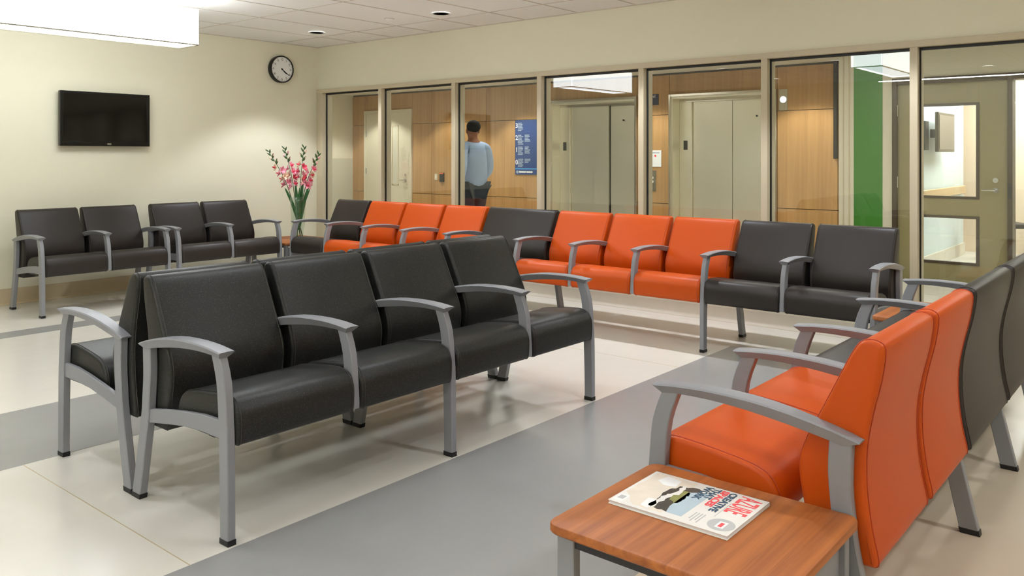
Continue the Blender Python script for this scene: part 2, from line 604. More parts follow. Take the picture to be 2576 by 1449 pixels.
LV = [0.0, .663, 1.914, 2.475]
for ya, yb in ((12.257, YE), (10.47, 10.957), (9.18, 10.47), (7.849, 9.18), (5.745, 6.268), (3.425, 4.191), (2.9, 3.425)):
    for k in range(3):
        wpanel(ya, yb, LV[k], LV[k + 1])
wpanel(DR[0], DR[1], 2.185, 2.475)
wpanel(E1[0], E1[1], 2.195, 2.475)
wpanel(E2[0], E2[1], 2.195, 2.475)


# ------------------------------------------------------------------ ganged seating
def prof(pts, n=3):
    return [tuple(p) for p in smooth_curve([Vector((a, b)) for a, b in pts], n)]


FL_F = [(0, .016), (0, .17), (.003, .36), (.007, .42), (.020, .55), (.054, .642)]
FL_R = [(.106, .642), (.074, .55), (.062, .44), (.058, .36), (.052, .17), (.05, .016)]
RL_F = [(.618, .016), (.587, .157), (.553, .324), (.545, .40), (.535, .515), (.539, .606)]
RL_R = [(.596, .606), (.592, .487), (.600, .40), (.608, .33), (.650, .142), (.680, .016)]
ARM_T = [(.617, .610), (.57, .625), (.5, .641), (.42, .656), (.325, .667), (.2, .671), (.1, .667), (.028, .659)]
ARM_B = [(.058, .634), (.1, .639), (.2, .640), (.32, .632), (.45, .614), (.575, .592)]
RAIL = [(.052, .418), (.17, .416), (.295, .403), (.42, .385), (.556, .362), (.56, .308), (.42, .331), (.30, .348), (.17, .355), (.052, .354)]
SEAT = [(.02, .332), (-.004, .342), (-.010, .39), (-.008, .44), (.012, .476), (.04, .493), (.09, .498), (.2, .488), (.29, .476), (.34, .463), (.372, .441), (.392, .40), (.395, .355), (.38, .332)]
BACK = [(.49, .284), (.472, .31), (.46, .40), (.446, .49), (.458, .56), (.50, .65), (.548, .75), (.582, .82), (.604, .853), (.628, .862), (.652, .858), (.665, .838),
        (.655, .76), (.634, .67), (.620, .58), (.620, .48), (.632, .38), (.648, .30), (.638, .284)]
FLP = prof(FL_F) + prof(FL_R)
RLP = prof(RL_F) + prof(RL_R)
FSHORT = [(.004, .340)] + prof(FL_F[2:]) + prof(FL_R[:4]) + [(.054, .340)]
RSHORT = [(.558, .30)] + prof(RL_F[2:]) + prof(RL_R[:4]) + [(.614, .30)]
SEATP, BACKP = prof(SEAT, 3), prof(BACK, 3)


def armrest():
    top, bot = prof(ARM_T, 3), prof(ARM_B, 3)[::-1]
    rings = []

    def at(c, d):
        for (a, b), (e, f) in zip(c, c[1:]):
            if min(a, e) - 1e-6 <= d <= max(a, e) + 1e-6:
                return b + (f - b) * (0 if abs(e - a) < 1e-9 else (d - a) / (e - a))
        return c[-1][1]
    ds = [.028, .040, .06, .1, .15, .2, .26, .32, .38, .44, .5, .55, .59, .617]
    for i, d in enumerate(ds):
        wt = .031 - max(0, d - .35) * .03
        db = min(max(d, .058), .575)
        if i == 0:
            db = .052
        wb = .017
        zt, zb = at(top, d), at(bot, min(max(db, .0581), .5749))
        if i in (0, len(ds) - 1):
            zs = zt - .004
        else:
            zs = zt - .006
        sec = [(-wb, db, zb), (-wt, d, zs), (-wt + .004, d, zt - .0015), (0, d, zt), (wt - .004, d, zt - .0015), (wt, d, zs), (wb, db, zb)]
        rings.append(sec)
    return MB().loft(rings)


LEGW = .0155
MESH = {
    'leg_front': plate(FLP, -LEGW, LEGW).mesh('leg', 'metal'),
    'leg_rear': plate(RLP, -LEGW, LEGW).mesh('leg', 'metal'),
    'post_front': plate(FSHORT, -LEGW, LEGW).mesh('arm_post', 'metal'),
    'post_rear': plate(RSHORT, -LEGW, LEGW).mesh('arm_post', 'metal'),
    'rail': plate(RAIL, -.009, .009).mesh('side_rail', 'metal'),
    'arm': armrest().mesh('armrest', 'metal'),
    'cap_front': plate([(-.0015, 0), (.0515, 0), (.0515, .02), (-.0015, .02)], -LEGW - .0015, LEGW + .0015, .002).mesh('foot_cap', 'foot'),
    'cap_rear': plate([(.6205, 0), (.6845, 0), (.681, .02), (.6155, .02)], -LEGW - .0015, LEGW + .0015, .002).mesh('foot_cap', 'foot'),
}


def seam_mesh(poly, x0, x1, off, name, mat):
    q = [(d, z) for d, z in inset(poly, -.0006)]
    return MB().tube([(x0 + off, d, z) for d, z in q], .0016, 4, True).mesh(name, mat)


def cush_mesh(kind, w, mat):
    k = (kind, round(w, 3), mat)
    if k not in MESH:
        poly = SEATP if kind == 'seat' else BACKP
        g = .0165 if kind == 'seat' else .0175
        MESH[k] = cushion(poly, g, w - g, .014, 4).mesh(kind, mat, 50)
        MESH[k + ('s',)] = seam_mesh(poly, g, w - g, .014, kind + '_seam', 'orange_seam' if mat == 'orange' else 'charcoal_seam')
    return MESH[k], MESH[k + ('s',)]


def bench(label, loc, rz, frames, legs, mats, name='ganged_bench'):
    t = thing(name, label, 'bench', loc, rz)
    for x, lg in zip(frames, legs):
        put('armrest', MESH['arm'], t, (x, 0, 0))
        if lg:
            a = put('leg', MESH['leg_front'], t, (x, 0, 0))
            put('foot_cap', MESH['cap_front'], a)
            b = put('leg', MESH['leg_rear'], t, (x, 0, 0))
            put('foot_cap', MESH['cap_rear'], b)
        else:
            put('arm_post', MESH['post_front'], t, (x, 0, 0))
            put('arm_post', MESH['post_rear'], t, (x, 0, 0))
        put('side_rail', MESH['rail'], t, (x, 0, 0))
    for i, m in enumerate(mats):
        w = frames[i + 1] - frames[i]
        s, ss = cush_mesh('seat', w, m)
        b, bs = cush_mesh('backrest', w, m)
        for nm, me, sm, g in (('seat', s, ss, .0305), ('backrest', b, bs, .0315)):
            c = put(nm, me, t, (frames[i], 0, 0))
            put('seam', sm, c)
            put('seam', sm, c, (w - 2 * g, 0, 0))
    for d in (.16, .32):
        part('seat_beam', B(frames[0] + .03, frames[-1] - .03, d, d + .04, .326, .345), 'dark_steel', t, bevel=.003)
    return t


FX = [.5485 * k for k in range(5)]
L4 = [1, 0, 1, 0, 1]
bench('speckled charcoal four-seat bench standing in the middle of the room, front row', (1.572, 2.544, 0), 0, FX, L4, ['speckled'] * 4)
bench('charcoal four-seat bench back to back behind the middle bench, facing the television', (3.768, 3.918, 0), PI, FX, L4, ['speckled'] * 4)
bench('charcoal two-seat bench under the television, farther from the flower vase', (2.792, 7.299, 0), 0, [0, .541, 1.082], [1, 0, 1], ['charcoal'] * 2)
bench('charcoal two-seat bench on the television wall beside the flower vase', (3.982, 7.299, 0), 0, [0, .546, 1.098], [1, 0, 1], ['charcoal'] * 2)
GY = [7.25, 6.70, 6.152, 5.604, 5.056, 4.256, 3.706, 3.152, 2.601, 2.048, 1.497]
bench('long row of orange and charcoal seats along the glass wall', (5.15, GY[0], 0), -PI / 2, [GY[0] - y for y in GY],
      [1, 0, 1, 0, 1, 1, 0, 0, 1, 0, 1], ['charcoal', 'orange', 'orange', 'orange', 'charcoal', 'orange', 'orange', 'orange', 'charcoal', 'charcoal'])
RX = [2.185, 2.735, 3.288, 4.068, 4.86]
bench('right-hand bench seen from behind with two orange and two wide charcoal seats', (RX[-1], 1.276, 0), PI, [RX[-1] - x for x in RX[::-1]],
      [1, 1, 1, 0, 1], ['charcoal', 'charcoal', 'orange', 'orange'])


# ------------------------------------------------------------------ side tables
def side_table(label, loc, rz, w, d, h=.425):
    """w along x, d along y, origin at a corner on the floor"""
    t = thing('side_table', label, 'table', loc, rz)
    th, r = .026, .035
    out = []
    for cx, cy, a0 in ((r, r, PI), (w - r, r, 1.5 * PI), (w - r, d - r, 0), (r, d - r, .5 * PI)):
        for k in range(5):
            a = a0 + k * PI / 8
            out.append((cx + r * math.cos(a), cy + r * math.sin(a)))
    rings = []
    for ins, z in ((.006, h - th), (0, h - th + .006), (0, h - .005), (.002, h - .0015), (.006, h)):
        rings.append([(x, y, z) for x, y in inset(out, ins)])
    part('table_top', MB().loft(rings), 'table', t, 30)
    e = .022
    for x in (e, w - e - .03):
        for y in (e, d - e - .05):
            lg = part('leg', B(x, x + .03, y, y + .05, .016, h - th), 'metal', t, bevel=.003)
            part('foot_cap', B(x - .001, x + .031, y - .001, y + .051, 0, .018), 'foot', lg, bevel=.002)
        part('side_rail', B(x + .006, x + .024, e + .05, d - e - .05, h - th - .028, h - th - .012), 'dark_steel', t)
    part('apron', B(e + .03, w - e - .03, e + .015, e + .035, h - th - .12, h - th - .03), 'metal', t, bevel=.002)
    part('top_plate', B(e + .01, w - e - .01, e + .01, d - e - .01, h - th - .012, h - th), 'dark_steel', t)
    return t


side_table('near wooden side table with a magazine at the end of the orange seats', (1.634, .655, 0), 0, .53, .595)
side_table('wooden corner table between the glass wall row and the right-hand bench', (4.93, .84, 0), 0, .68, .60)
side_table('wooden corner table carrying the glass flower vase', (5.145, 7.315, 0), 0, .66, .68)

# ------------------------------------------------------------------ magazine on the near table
TH = .425
mg = thing('magazine', 'white magazine with red and blue lettering lying on the near wooden table', 'magazine', (1.955, 1.024, TH), PI)
MW, MH, MT = .252, .332, .010
part('pages', B(-MW / 2 + .001, MW / 2 - .002, -MH / 2 + .002, MH / 2 - .002, .001, MT - .001), 'paper', mg)
cv = part('cover', MB().box(-MW / 2, MW / 2, -MH / 2, MH / 2, MT - .001, MT).box(-MW / 2, MW / 2, -MH / 2, MH / 2, 0, .001).box(-MW / 2, -MW / 2 + .001, -MH / 2, MH / 2, 0, MT), 'mag', mg)
zt = MT + .0003


def flat(name, poly, mat, z=zt):
    if name in ('printed_photo', 'printed_trees', 'printed_path', 'printed_sketch'):
        rg, q = random.Random(len(name)), []
        for (xa, ya), (xb, yb) in zip(poly, poly[1:] + poly[:1]):
            q += [(xa + (xb - xa) * k / 5 + (rg.uniform(-.005, .005) if k else 0), ya + (yb - ya) * k / 5 + (rg.uniform(-.005, .005) if k else 0)) for k in range(5)]
        poly = q
    part(name, MB().loft([[(x, y, MT - .0002) for x, y in poly], [(x, y, z) for x, y in poly]]), mat, cv, 0)


flat('printed_sketch', [(-.118, -.158), (.05, -.158), (.112, -.1), (.112, -.02), (.03, -.012), (-.118, -.03)], 'mag_art', MT + .0001)
flat('printed_photo', [(-.072, -.062), (-.02, -.075), (.04, -.07), (.092, -.052), (.098, .002), (.02, .012), (-.06, .015), (-.085, -.01)], 'mag_dark', MT + .0002)
flat('printed_sky', [(-.045, -.025), (.06, -.022), (.098, -.012), (.098, .03), (-.075, .03), (-.06, -.005)], 'mag_sky', MT + .0003)
flat('printed_trees', [(-.05, -.045), (-.01, -.05), (.03, -.042), (.035, -.02), (0, -.012), (-.045, -.018)], 'mag_olive', MT + .0003)
flat('printed_path', [(-.075, -.055), (-.03, -.052), (.02, -.07), (.092, -.066), (.092, -.05), (.03, -.052), (-.03, -.038), (-.08, -.044)], 'mag', MT + .0004)
flat('printed_rock', [(.05, -.09), (.1, -.085), (.108, -.06), (.07, -.055), (.045, -.07)], 'white', MT + .0004)
flat('printed_hat', [(-.112, -.12), (-.07, -.13), (-.05, -.1), (-.06, -.07), (-.105, -.075)], 'white', MT + .0003)
flat('barcode_box', [(.07, -.16), (.115, -.16), (.115, -.132), (.07, -.132)], 'white', MT + .0003)
flat('barcode', [(.078, -.155), (.1, -.155), (.1, -.138), (.078, -.138)], 'mag_grey', MT + .0005)
flat('badge', [(.078 + .034 * math.cos(a * PI / 12), .128 + .034 * math.sin(a * PI / 12)) for a in range(24)], 'mag_grey', MT + .0003)
flat('badge_label', [(.06, .118), (.098, .118), (.098, .14), (.06, .14)], 'white', MT + .0005)
flat('badge_mark', [(.068, .124), (.092, .124), (.092, .134), (.068, .134)], 'mag_red', MT + .0007)
for k in range(4):
    flat('caption_line', [(.05, .072 - k * .008), (.105 - .012 * (k % 2), .072 - k * .008), (.105 - .012 * (k % 2), .075 - k * .008), (.05, .075 - k * .008)], 'mag_grey', MT + .0003)
flat('rule_line', [(-.055, .093), (.045, .093), (.045, .0945), (-.055, .0945)], 'mag_grey', MT + .0003)
text('title_lettering', 'AZURE', .082, 'mag_red', cv, (-.116, .098, MT), (0, 0, 0), .118, .0004, bold=.0012)
for s, y, c, sx in (('CREATIVE', .066, 'mag_blue', .138), ('SPACES', .043, 'mag_red', .115), ('THAT', .020, 'mag_blue', .078), ('WORK', -.003, 'mag_blue', .096)):
    text('headline_lettering', s, .0275, c, cv, (-.116, y, MT + .0003), (0, 0, 0), sx, .0006, bold=.0008)

# ------------------------------------------------------------------ vase with gladioli
VX, VY = 5.51, 7.61
vs = thing('glass_vase', 'clear tall glass vase of gladioli on the corner table', 'vase', (VX, VY, TH))
vp = [(.060, 0), (.066, .006), (.070, .10), (.076, .25), (.084, .40), (.088, .46)]
part('vase_body', MB().lathe(vp + [(.085, .462)] + [(r - .005, max(z, .02)) for r, z in vp[::-1]], seg=32), 'vase', vs, 60)
RT, DP = Vector((.638, -.770, 0)), Vector((.770, .638, 0))


def petal_flower(mb, c, d, r, seg=6, wild=0.0):
    """a funnel of pointed petals opening along d"""
    d = d.normalized()
    s = d.orthogonal().normalized()
    u = d.cross(s)
    for k in range(seg):
        a = 2 * PI * k / seg + wild
        e = s * math.cos(a) + u * math.sin(a)
        n = s * -math.sin(a) + u * math.cos(a)
        L = [c, c + d * r * .55 + e * r * .45 + n * r * .38, c + d * r * .8 + e * r * .85 + n * r * .25, c + d * r * .72 + e * r * 1.15,
             c + d * r * .8 + e * r * .85 - n * r * .25, c + d * r * .55 + e * r * .45 - n * r * .38]
        mid = c + d * r * .6 + e * r * .62 + d * r * .07
        o = [p - d * .0025 for p in L]
        mb.add(L + [mid] + o, [(0, 1, 6), (1, 2, 6), (2, 3, 6), (3, 4, 6), (4, 5, 6), (5, 0, 6)] + [(7, 12, 11, 10, 9, 8)] + [(i, (i + 1) % 6, (i + 1) % 6 + 7, i + 7) for i in range(6)])


def bud(mb, c, d, L, r):
    d = d.normalized()
    mb.tube([c, c + d * L * .3, c + d * L * .65, c + d * L], [r * .5, r, r * .75, r * .1], 6)


def blade(mb, base, tip, w, bend):
    pts = smooth_curve([base, base.lerp(tip, .5) + bend, tip], 6)
    rings = []
    for i, p in enumerate(pts):
        t = i / (len(pts) - 1)
        ww_ = w * (0.55 + 1.0 * t * (1 - t) * 1.8) * (1 - t ** 4) + .0008
        s = RT * ww_
        q = DP * (.0016 + .002 * (1 - t))
        rings.append([p - s, p - q, p + s, p + q])
    mb.loft(rings)


stems = [(-.318, -.02, 1.385, 'leftmost gladiolus stem leaning far left out of the vase', 7), (-.155, .03, 1.415, 'second gladiolus from the left with pink blossoms in the vase', 8),
         (.062, .02, 1.43, 'tallest upright gladiolus with green tip in the vase', 6), (.235, -.03, 1.355, 'rightmost gladiolus leaning towards the glass wall in the vase', 7)]
for si, (dx, dd, topz, lab, nb) in enumerate(stems):
    g = thing('gladiolus', lab, 'flower', (VX, VY, TH), 0, 'gladioli in the glass vase')
    O = Vector((VX, VY, TH))
    base = Vector((0, 0, .026)) + RT * (-dx * .16)
    neck = Vector((0, 0, .40)) + RT * (dx * .18)
    tip = Vector((0, 0, topz - TH)) + RT * dx + DP * dd
    path = smooth_curve([base, neck, neck.lerp(tip, .5) + RT * (-dx * .10), tip], 8)
    part('stem', MB().tube(path, [.006 - .004 * i / len(path) for i in range(len(path))], 6), 'leaf_dark', g)

    def on(t):
        x = t * (len(path) - 1)
        i = min(int(x), len(path) - 2)
        return path[i].lerp(path[i + 1], x - i), (path[i + 1] - path[i]).normalized()
    rnd = random.Random(si * 5 + 2)
    for k in range(6):
        p, d = on(.99 - .035 * k)
        side = RT * (1 if k % 2 else -1) * .8 + DP * -.3
        mb = MB()
        bud(mb, p, d * 1.2 + side, .048 + .004 * k, .009 + .0012 * k)
        part('bud', mb, 'leaf_dark', g)
        if k >= 3:
            mb = MB()
            bud(mb, p + (d * 1.1 + side) * .018, d * 1.0 + side, .042, .010)
            part('petal_tip', mb, 'cream_petal' if si % 2 == 0 else 'pink', g)
    for k in range(nb):
        p, d = on(.775 - .036 * k)
        side = RT * (1 if (k + si) % 2 else -1) * rnd.uniform(.7, 1.1) - DP * rnd.uniform(.2, .8)
        mb = MB()
        petal_flower(mb, p + side * .012, side + d * rnd.uniform(.1, .6), rnd.uniform(.036, .05), 6, rnd.random())
        o = part('blossom', mb, ['pink', 'pink', 'cream_petal', 'pink', 'red_pink'][(k * 2 + si) % 5] if si != 0 else ['cream_petal', 'pink', 'pink', 'cream_petal'][k % 4], g, 60)
        if k % 2 == 0:
            mb = MB()
            bud(mb, p + side * .02, side + d * .3, .05, .013)
            part('throat', mb, 'red_pink', o)
    for k, (lt, lw) in enumerate(((.64 if si != 2 else .70, .022), (.56, .019))):
        b0 = Vector((0, 0, .10 + .12 * k)) + RT * (dx * .03)
        mb = MB()
        blade(mb, b0, Vector((0, 0, lt)) + RT * (max(dx, -.17) * (.42 + .28 * k) + (-.02 if k else .03)) + DP * (.02 - .05 * k), lw, RT * (dx * -.05))
        part('leaf', mb, 'leaf', g, 60)

# ------------------------------------------------------------------ television, clock
tv = thing('television', 'black flat-screen television mounted on the left cream wall', 'television', (3.692, YT, 1.427))
TW, THt = .854, .518
part('housing', B(-TW / 2, TW / 2, -.085, -.045, 0, THt), 'tv', tv, bevel=.005)
bz = MB()
bz.box(-TW / 2, TW / 2, -.092, -.084, 0, .044).box(-TW / 2, TW / 2, -.092, -.084, THt - .026, THt)
bz.box(-TW / 2, -TW / 2 + .03, -.092, -.084, .044, THt - .026).box(TW / 2 - .03, TW / 2, -.092, -.084, .044, THt - .026)
bo = part('bezel', bz, 'tv', tv, bevel=.001)
part('screen', B(-TW / 2 + .03, TW / 2 - .03, -.088, -.083, .044, THt - .026), 'screen', tv, 0)
part('logo', B(.005, .043, -.094, -.091, .014, .028), 'chrome', bo)
part('sensor', MB().lathe([(.008, -.0945), (.008, -.09)], (-TW / 2 + .05, 0, .02), 'Y', 12), 'screen', bo)
part('wall_mount', B(-.18, .18, -.045, 0, .12, .40), 'dark_steel', tv)

ck = thing('wall_clock', 'round black-rimmed wall clock with white face beside the corner', 'clock', (5.712, YT, 2.338))
part('case', MB().lathe([(.150, 0), (.156, -.01), (.158, -.06), (.153, -.068), (.144, -.066), (.143, -.054), (.02, -.053), (.001, -.053)], axis='Y', seg=48), 'black', ck, 40)
fc = part('dial', MB().lathe([(.143, -.050), (.143, -.056), (.001, -.056)], axis='Y', seg=48), 'white', ck, 0)
for k in range(12):
    a = PI / 2 - (k + 1) * PI / 6
    text('numeral', str(k + 1), .036, 'ink', fc, (.113 * math.cos(a), -.0562, .113 * math.sin(a) - .013), (PI / 2, 0, 0), None, .0004, 'CENTER')
tk = MB()
for k in range(60):
    a = 2 * PI * k / 60
    L = .012 if k % 5 == 0 else .006
    c, s = math.cos(a), math.sin(a)
    w = .0018 if k % 5 == 0 else .0008
    tk.add([(c * .139 - s * w, -.0565, s * .139 + c * w), (c * .139 + s * w, -.0565, s * .139 - c * w), (c * (.139 - L) + s * w, -.0565, s * (.139 - L) - c * w), (c * (.139 - L) - s * w, -.0565, s * (.139 - L) + c * w)], [(0, 1, 2, 3)])
part('minute_marks', tk, 'ink', fc, 0)
for nm, deg, L, w, yy in (('minute_hand', 126, .118, .004, -.061), ('hour_hand', 131, .078, .0062, -.059)):
    a = math.radians(90 - deg)
    c, s = math.cos(a), math.sin(a)
    P = []
    for r, ww_ in ((-.015, w * .8), (L * .75, w), (L, w * .35)):
        P.append((r, ww_))
    poly = [(r * c - q * s, r * s + q * c) for r, q in P] + [(r * c + q * s, r * s - q * c) for r, q in P[::-1]]
    part(nm, MB().loft([[(x, yy, z) for x, z in poly], [(x, yy + .0015, z) for x, z in poly]]), 'ink', ck, 0)
part('hub', MB().lathe([(.009, -.056), (.009, -.064), (.001, -.065)], axis='Y', seg=16), 'ink', ck)


# ------------------------------------------------------------------ lamps
def pendant(label, x0, x1, y0, y1, z0=2.256, z1=2.546):
    t = thing('pendant_lamp', label, 'lamp', ((x0 + x1) / 2, (y0 + y1) / 2, z0), 0, 'glowing box pendants')
    a, b, h = (x1 - x0) / 2, (y1 - y0) / 2, z1 - z0
    for s in (-1, 1):
        part('side_panel', B(-a, a, s * b - .004, s * b + .004, 0, h), 'shade', t, 0)
        part('end_panel', B(s * a - .004, s * a + .004, -b + .008, b - .008, .004, h), 'shade', t, 0)
    part('top_diffuser', B(-a + .02, a - .02, -b + .02, b - .02, h - .03, h - .022), 'diffuser', t, 0)
    part('bottom_diffuser', B(-a + .02, a - .02, -b + .02, b - .02, .012, .02), 'diffuser', t, 0)
    rl = MB()
    for s in (-1, 1):
        rl.box(-a, a, s * (b - .004) - .008, s * (b - .004) + .008, -.008, 0)
        rl.box(s * (a - .004) - .008, s * (a - .004) + .008, -b + .012, b - .012, -.008, 0)
    part('edge_rail', rl, 'shade_edge', t, 0)
    for s in (-1, 1):
        part('hanger', MB().tube([(s * a * .8, 0, .02), (s * a * .8, 0, CZ - z0)], .006, 8), 'metal', t)
    return t


pendant('glowing white box pendant hanging at the upper left', 2.15, 3.644, 6.396, 6.70)
pendant('glowing white box pendant above the middle bench', 2.2, 3.69, 2.495, 2.80)


def downlight(label, x, y, z, watts, group, cone=105, col=(.96, 1, 1.08)):
    t = thing('downlight', label, 'lamp', (x, y, z), 0, group)
    part('trim_ring', MB().lathe([(.088, -.004), (.088, 0), (.07, 0), (.068, .0), (.07, -.004)], seg=32), 'white', t, 40)
    part('lens', MB().lathe([(.071, -.002), (.001, -.0035)], seg=32), 'lamp', t, 0)
    ld = bpy.data.lights.new('downlight_bulb', 'SPOT')
    ld.energy = watts
    ld.color = col
    ld.spot_size = math.radians(cone)
    ld.spot_blend = .35
    ld.shadow_soft_size = .06
    lo = bpy.data.objects.new('downlight_bulb', ld)
    COL.objects.link(lo)
    lo.parent = t
    lo.location = (0, 0, -.02)
    return t


for y, lab in ((7.237, 'recessed round ceiling light nearest the corner and clock'), (5.39, 'recessed round ceiling light farther along the glass wall'),
               (3.54, 'recessed round ceiling light above the orange seats'), (1.70, 'recessed round ceiling light above the end of the glass wall row')):
    downlight(lab, 5.478, y, CZ, DOWN_W, 'ceiling downlights along the glass wall')

for x, y, lab in ((.9, 5.6, 'left of the upper left pendant'), (.9, 3.9, 'left of the two middle benches'), (.9, 1.2, 'just ahead of the camera'), (.9, -.9, 'right of the camera'),  # downlights out of view, added to fill the room with light
                  (3.1, 4.75, 'between the two pendants'), (3.1, .7, 'above the orange seats of the right-hand bench'), (5.478, -.15, 'at the right end of the glass wall'), (3.3, -.7, 'behind the right-hand bench'),
                  (-1.2, 5.6, 'at the far left behind the camera'), (-1.2, 2.4, 'left behind the camera'), (-1.2, -.9, 'right behind the camera')):
    downlight('unseen fill ceiling light ' + lab, x, y, CZ, NEAR_W * (2.3 if 'behind the right' in lab else 1), 'unseen fill lights nearer the camera', 130)


def strip_light(label, x, ya, yb):
    t = thing('strip_light', label, 'lamp', (x, (ya + yb) / 2, CZ), 0, 'strip lights behind the camera')
    h = (yb - ya) / 2
    part('body', B(-.05, .05, -h, h, -.05, 0), 'white', t, bevel=.003)
    part('lens', B(-.045, .045, -h + .01, h - .01, -.058, -.05), 'strip', t, 0)


strip_light('long ceiling strip light behind the camera', -2.2, -.4, 4.2)

sd = thing('sprinkler_cover', 'small flat sprinkler cover on the ceiling between the downlights', 'sprinkler', (5.385, 5.987, CZ))
part('cover_plate', MB().lathe([(.042, .002), (.042, -.006), (.036, -.009), (.001, -.009)], seg=24), 'tile', sd)
part('rim', MB().lathe([(.046, .002), (.046, -.002), (.043, -.002)], seg=24, cap=False), 'grid', sd)

# ------------------------------------------------------------------ lobby: lamps
for y, lab in ((11.6, 'by the cream door'), (9.85, 'left of the directory'), (8.3, 'above the directory'), (5.98, 'between the elevators'), (3.75, 'right of the elevators')):
    downlight('recessed lobby ceiling light ' + lab, 9.75, y, LZ, LOBBY_W, 'lobby downlights at the wood wall', 110, (1, .97, .9))


def troffer(label, x0, x1, y0, y1, z=LZ, mat='troffer'):
    t = thing('ceiling_panel_light', label, 'lamp', ((x0 + x1) / 2, (y0 + y1) / 2, z), 0, 'ceiling panel lights beyond the glass')
    a, b = (x1 - x0) / 2, (y1 - y0) / 2
    part('lens', B(-a, a, -b, b, -.006, 0), mat, t, 0)
    part('frame', MB().box(-a - .02, a + .02, -b - .02, -b, -.009, 0).box(-a - .02, a + .02, b, b + .02, -.009, 0).box(-a - .02, -a, -b, b, -.009, 0).box(a, a + .02, -b, b, -.009, 0), 'white', t, 0)


troffer('flush lobby ceiling panel light in front of the cream door', 7.6, 8.2, 10.2, 11.4)
troffer('flush lobby ceiling panel light in front of the elevators', 7.6, 8.2, 6.2, 7.4)
troffer('flush lobby ceiling panel light near the green wall', 7.6, 8.2, 2.6, 3.8)
troffer('flush lobby ceiling panel light in front of the olive door', 7.6, 8.2, -.6, .6)
troffer('flush ceiling panel light just behind the olive door', 10.4, 11.0, .9, 2.1, LZ, 'troffer_room')
troffer('flush ceiling panel light at the far end behind the olive door', 12.0, 12.6, .9, 2.1, LZ, 'troffer_room')

# ------------------------------------------------------------------ lobby: cream door
dr = struct('door_1', B(XE - .008, XE + .028, DR[0] + .05, DR[1] - .05, .008, 2.135), 'door', bevel=.002)
fr = MB()
for y in (DR[0], DR[1] - .05):
    fr.box(XE - .03, XE + .05, y, y + .05, 0, 2.185)
fr.box(XE - .03, XE + .05, DR[0] + .05, DR[1] - .05, 2.135, 2.185)
part('door_frame', fr, 'door', dr, bevel=.002)
part('vision_glass', B(XE - .011, XE - .006, 11.33, 11.46, .82, 1.875), 'glass', dr, 0)
vf = MB()
for y in (11.31, 11.465):
    vf.box(XE - .016, XE - .007, y, y + .02, .80, 1.895)
vf.box(XE - .016, XE - .007, 11.31, 11.485, .80, .82).box(XE - .016, XE - .007, 11.31, 11.485, 1.875, 1.895)
part('vision_frame', vf, 'trim', dr)
part('vision_backing', B(XE - .0085, XE - .0075, 11.33, 11.465, .82, 1.875), 'wall_lobby', dr, 0)
hd = part('lever_handle', MB().lathe([(.026, -.02), (.026, 0)], (XE - .008, 11.12, .895), 'X', 16).tube([(XE - .02, 11.12, .895), (XE - .06, 11.12, .895)], .009).tube([(XE - .06, 11.115, .895), (XE - .06, 11.23, .895)], .009), 'chrome', dr)
part('lock_cylinder', MB().lathe([(.022, -.014), (.022, 0)], (XE - .008, 11.12, .99), 'X', 16), 'chrome', dr)
for z in (.35, 1.05, 1.75):
    part('hinge', MB().tube([(XE - .018, DR[1] - .052, z - .055), (XE - .018, DR[1] - .052, z + .055)], .011, 8), 'chrome', dr)
part('door_edge_plate', B(XE - .012, XE - .007, DR[0] + .05, DR[0] + .066, .84, .98), 'dark_steel', dr)

# ------------------------------------------------------------------ elevators
def elevator(label, ya, yb, split):
    t = thing('elevator', label, 'elevator', (XE, (ya + yb) / 2, 0))
    h = (yb - ya) / 2
    c = (ya + yb) / 2
    tp = 2.195
    f = MB()
    f.box(-.035, .02, h - .03, h, 0, tp).box(-.035, .02, -h, -h + .03, 0, tp).box(-.035, .02, -h + .03, h - .03, tp - .035, tp)
    part('portal_frame', f, 'steel_frame', t, bevel=.003)
    j = MB()
    j.box(.0, .30, h - .05, h - .03, 0, tp - .035).box(.0, .30, -h + .03, -h + .05, 0, tp - .035)
    part('jamb_return', j, 'steel', t, 0)
    part('header_return', B(.0, .30, -h + .05, h - .05, tp - .06, tp - .035), 'steel', t, 0)
    part('back_box', B(.30, .34, -h, h, 0, tp), 'dark_steel', t, 0)
    y1 = h - .05
    y0 = y1 - .19
    part('strike_column', B(.20, .30, y0, y1, 0, tp - .06), 'steel', t, bevel=.004)
    s = split - c
    part('door_panel', B(.235, .262, s + (.004 if split < 5 else .02), y0 - .004, .01, tp - .06), 'steel', t, 0)
    part('door_panel', B(.235 if split < 5 else .262, .262 if split < 5 else .289, -h + .05, s - .004 + (.0 if split < 5 else .0), .01, tp - .06), 'steel', t, 0)
    part('header_strip', B(.195, .235, -h + .05, h - .05, tp - .10, tp - .06), 'steel_frame', t, 0)
    part('floor_display', B(.194, .201, (y0 + y1) / 2 - .03, (y0 + y1) / 2 + .03, 1.42, 1.55), 'black', t, bevel=.001)
    part('door_key_hole', MB().lathe([(.014, .229), (.014, .236)], (0, -h * .52, 1.87), 'X', 12), 'black', t)
    part('threshold', B(-.02, .30, -h + .05, h - .05, .0, .008), 'steel_frame', t, 0)
    return t


elevator('left stainless elevator entrance beside the blue directory', E1[0], E1[1], 6.89)
elevator('right stainless elevator entrance beside the round lantern', E2[0], E2[1], 4.91)

# ------------------------------------------------------------------ lobby: signs and fittings
SR = (PI / 2, 0, -PI / 2)       # text facing -X


def wallthing(name, label, cat, y, z):
    return thing(name, label, cat, (XE, y, z))


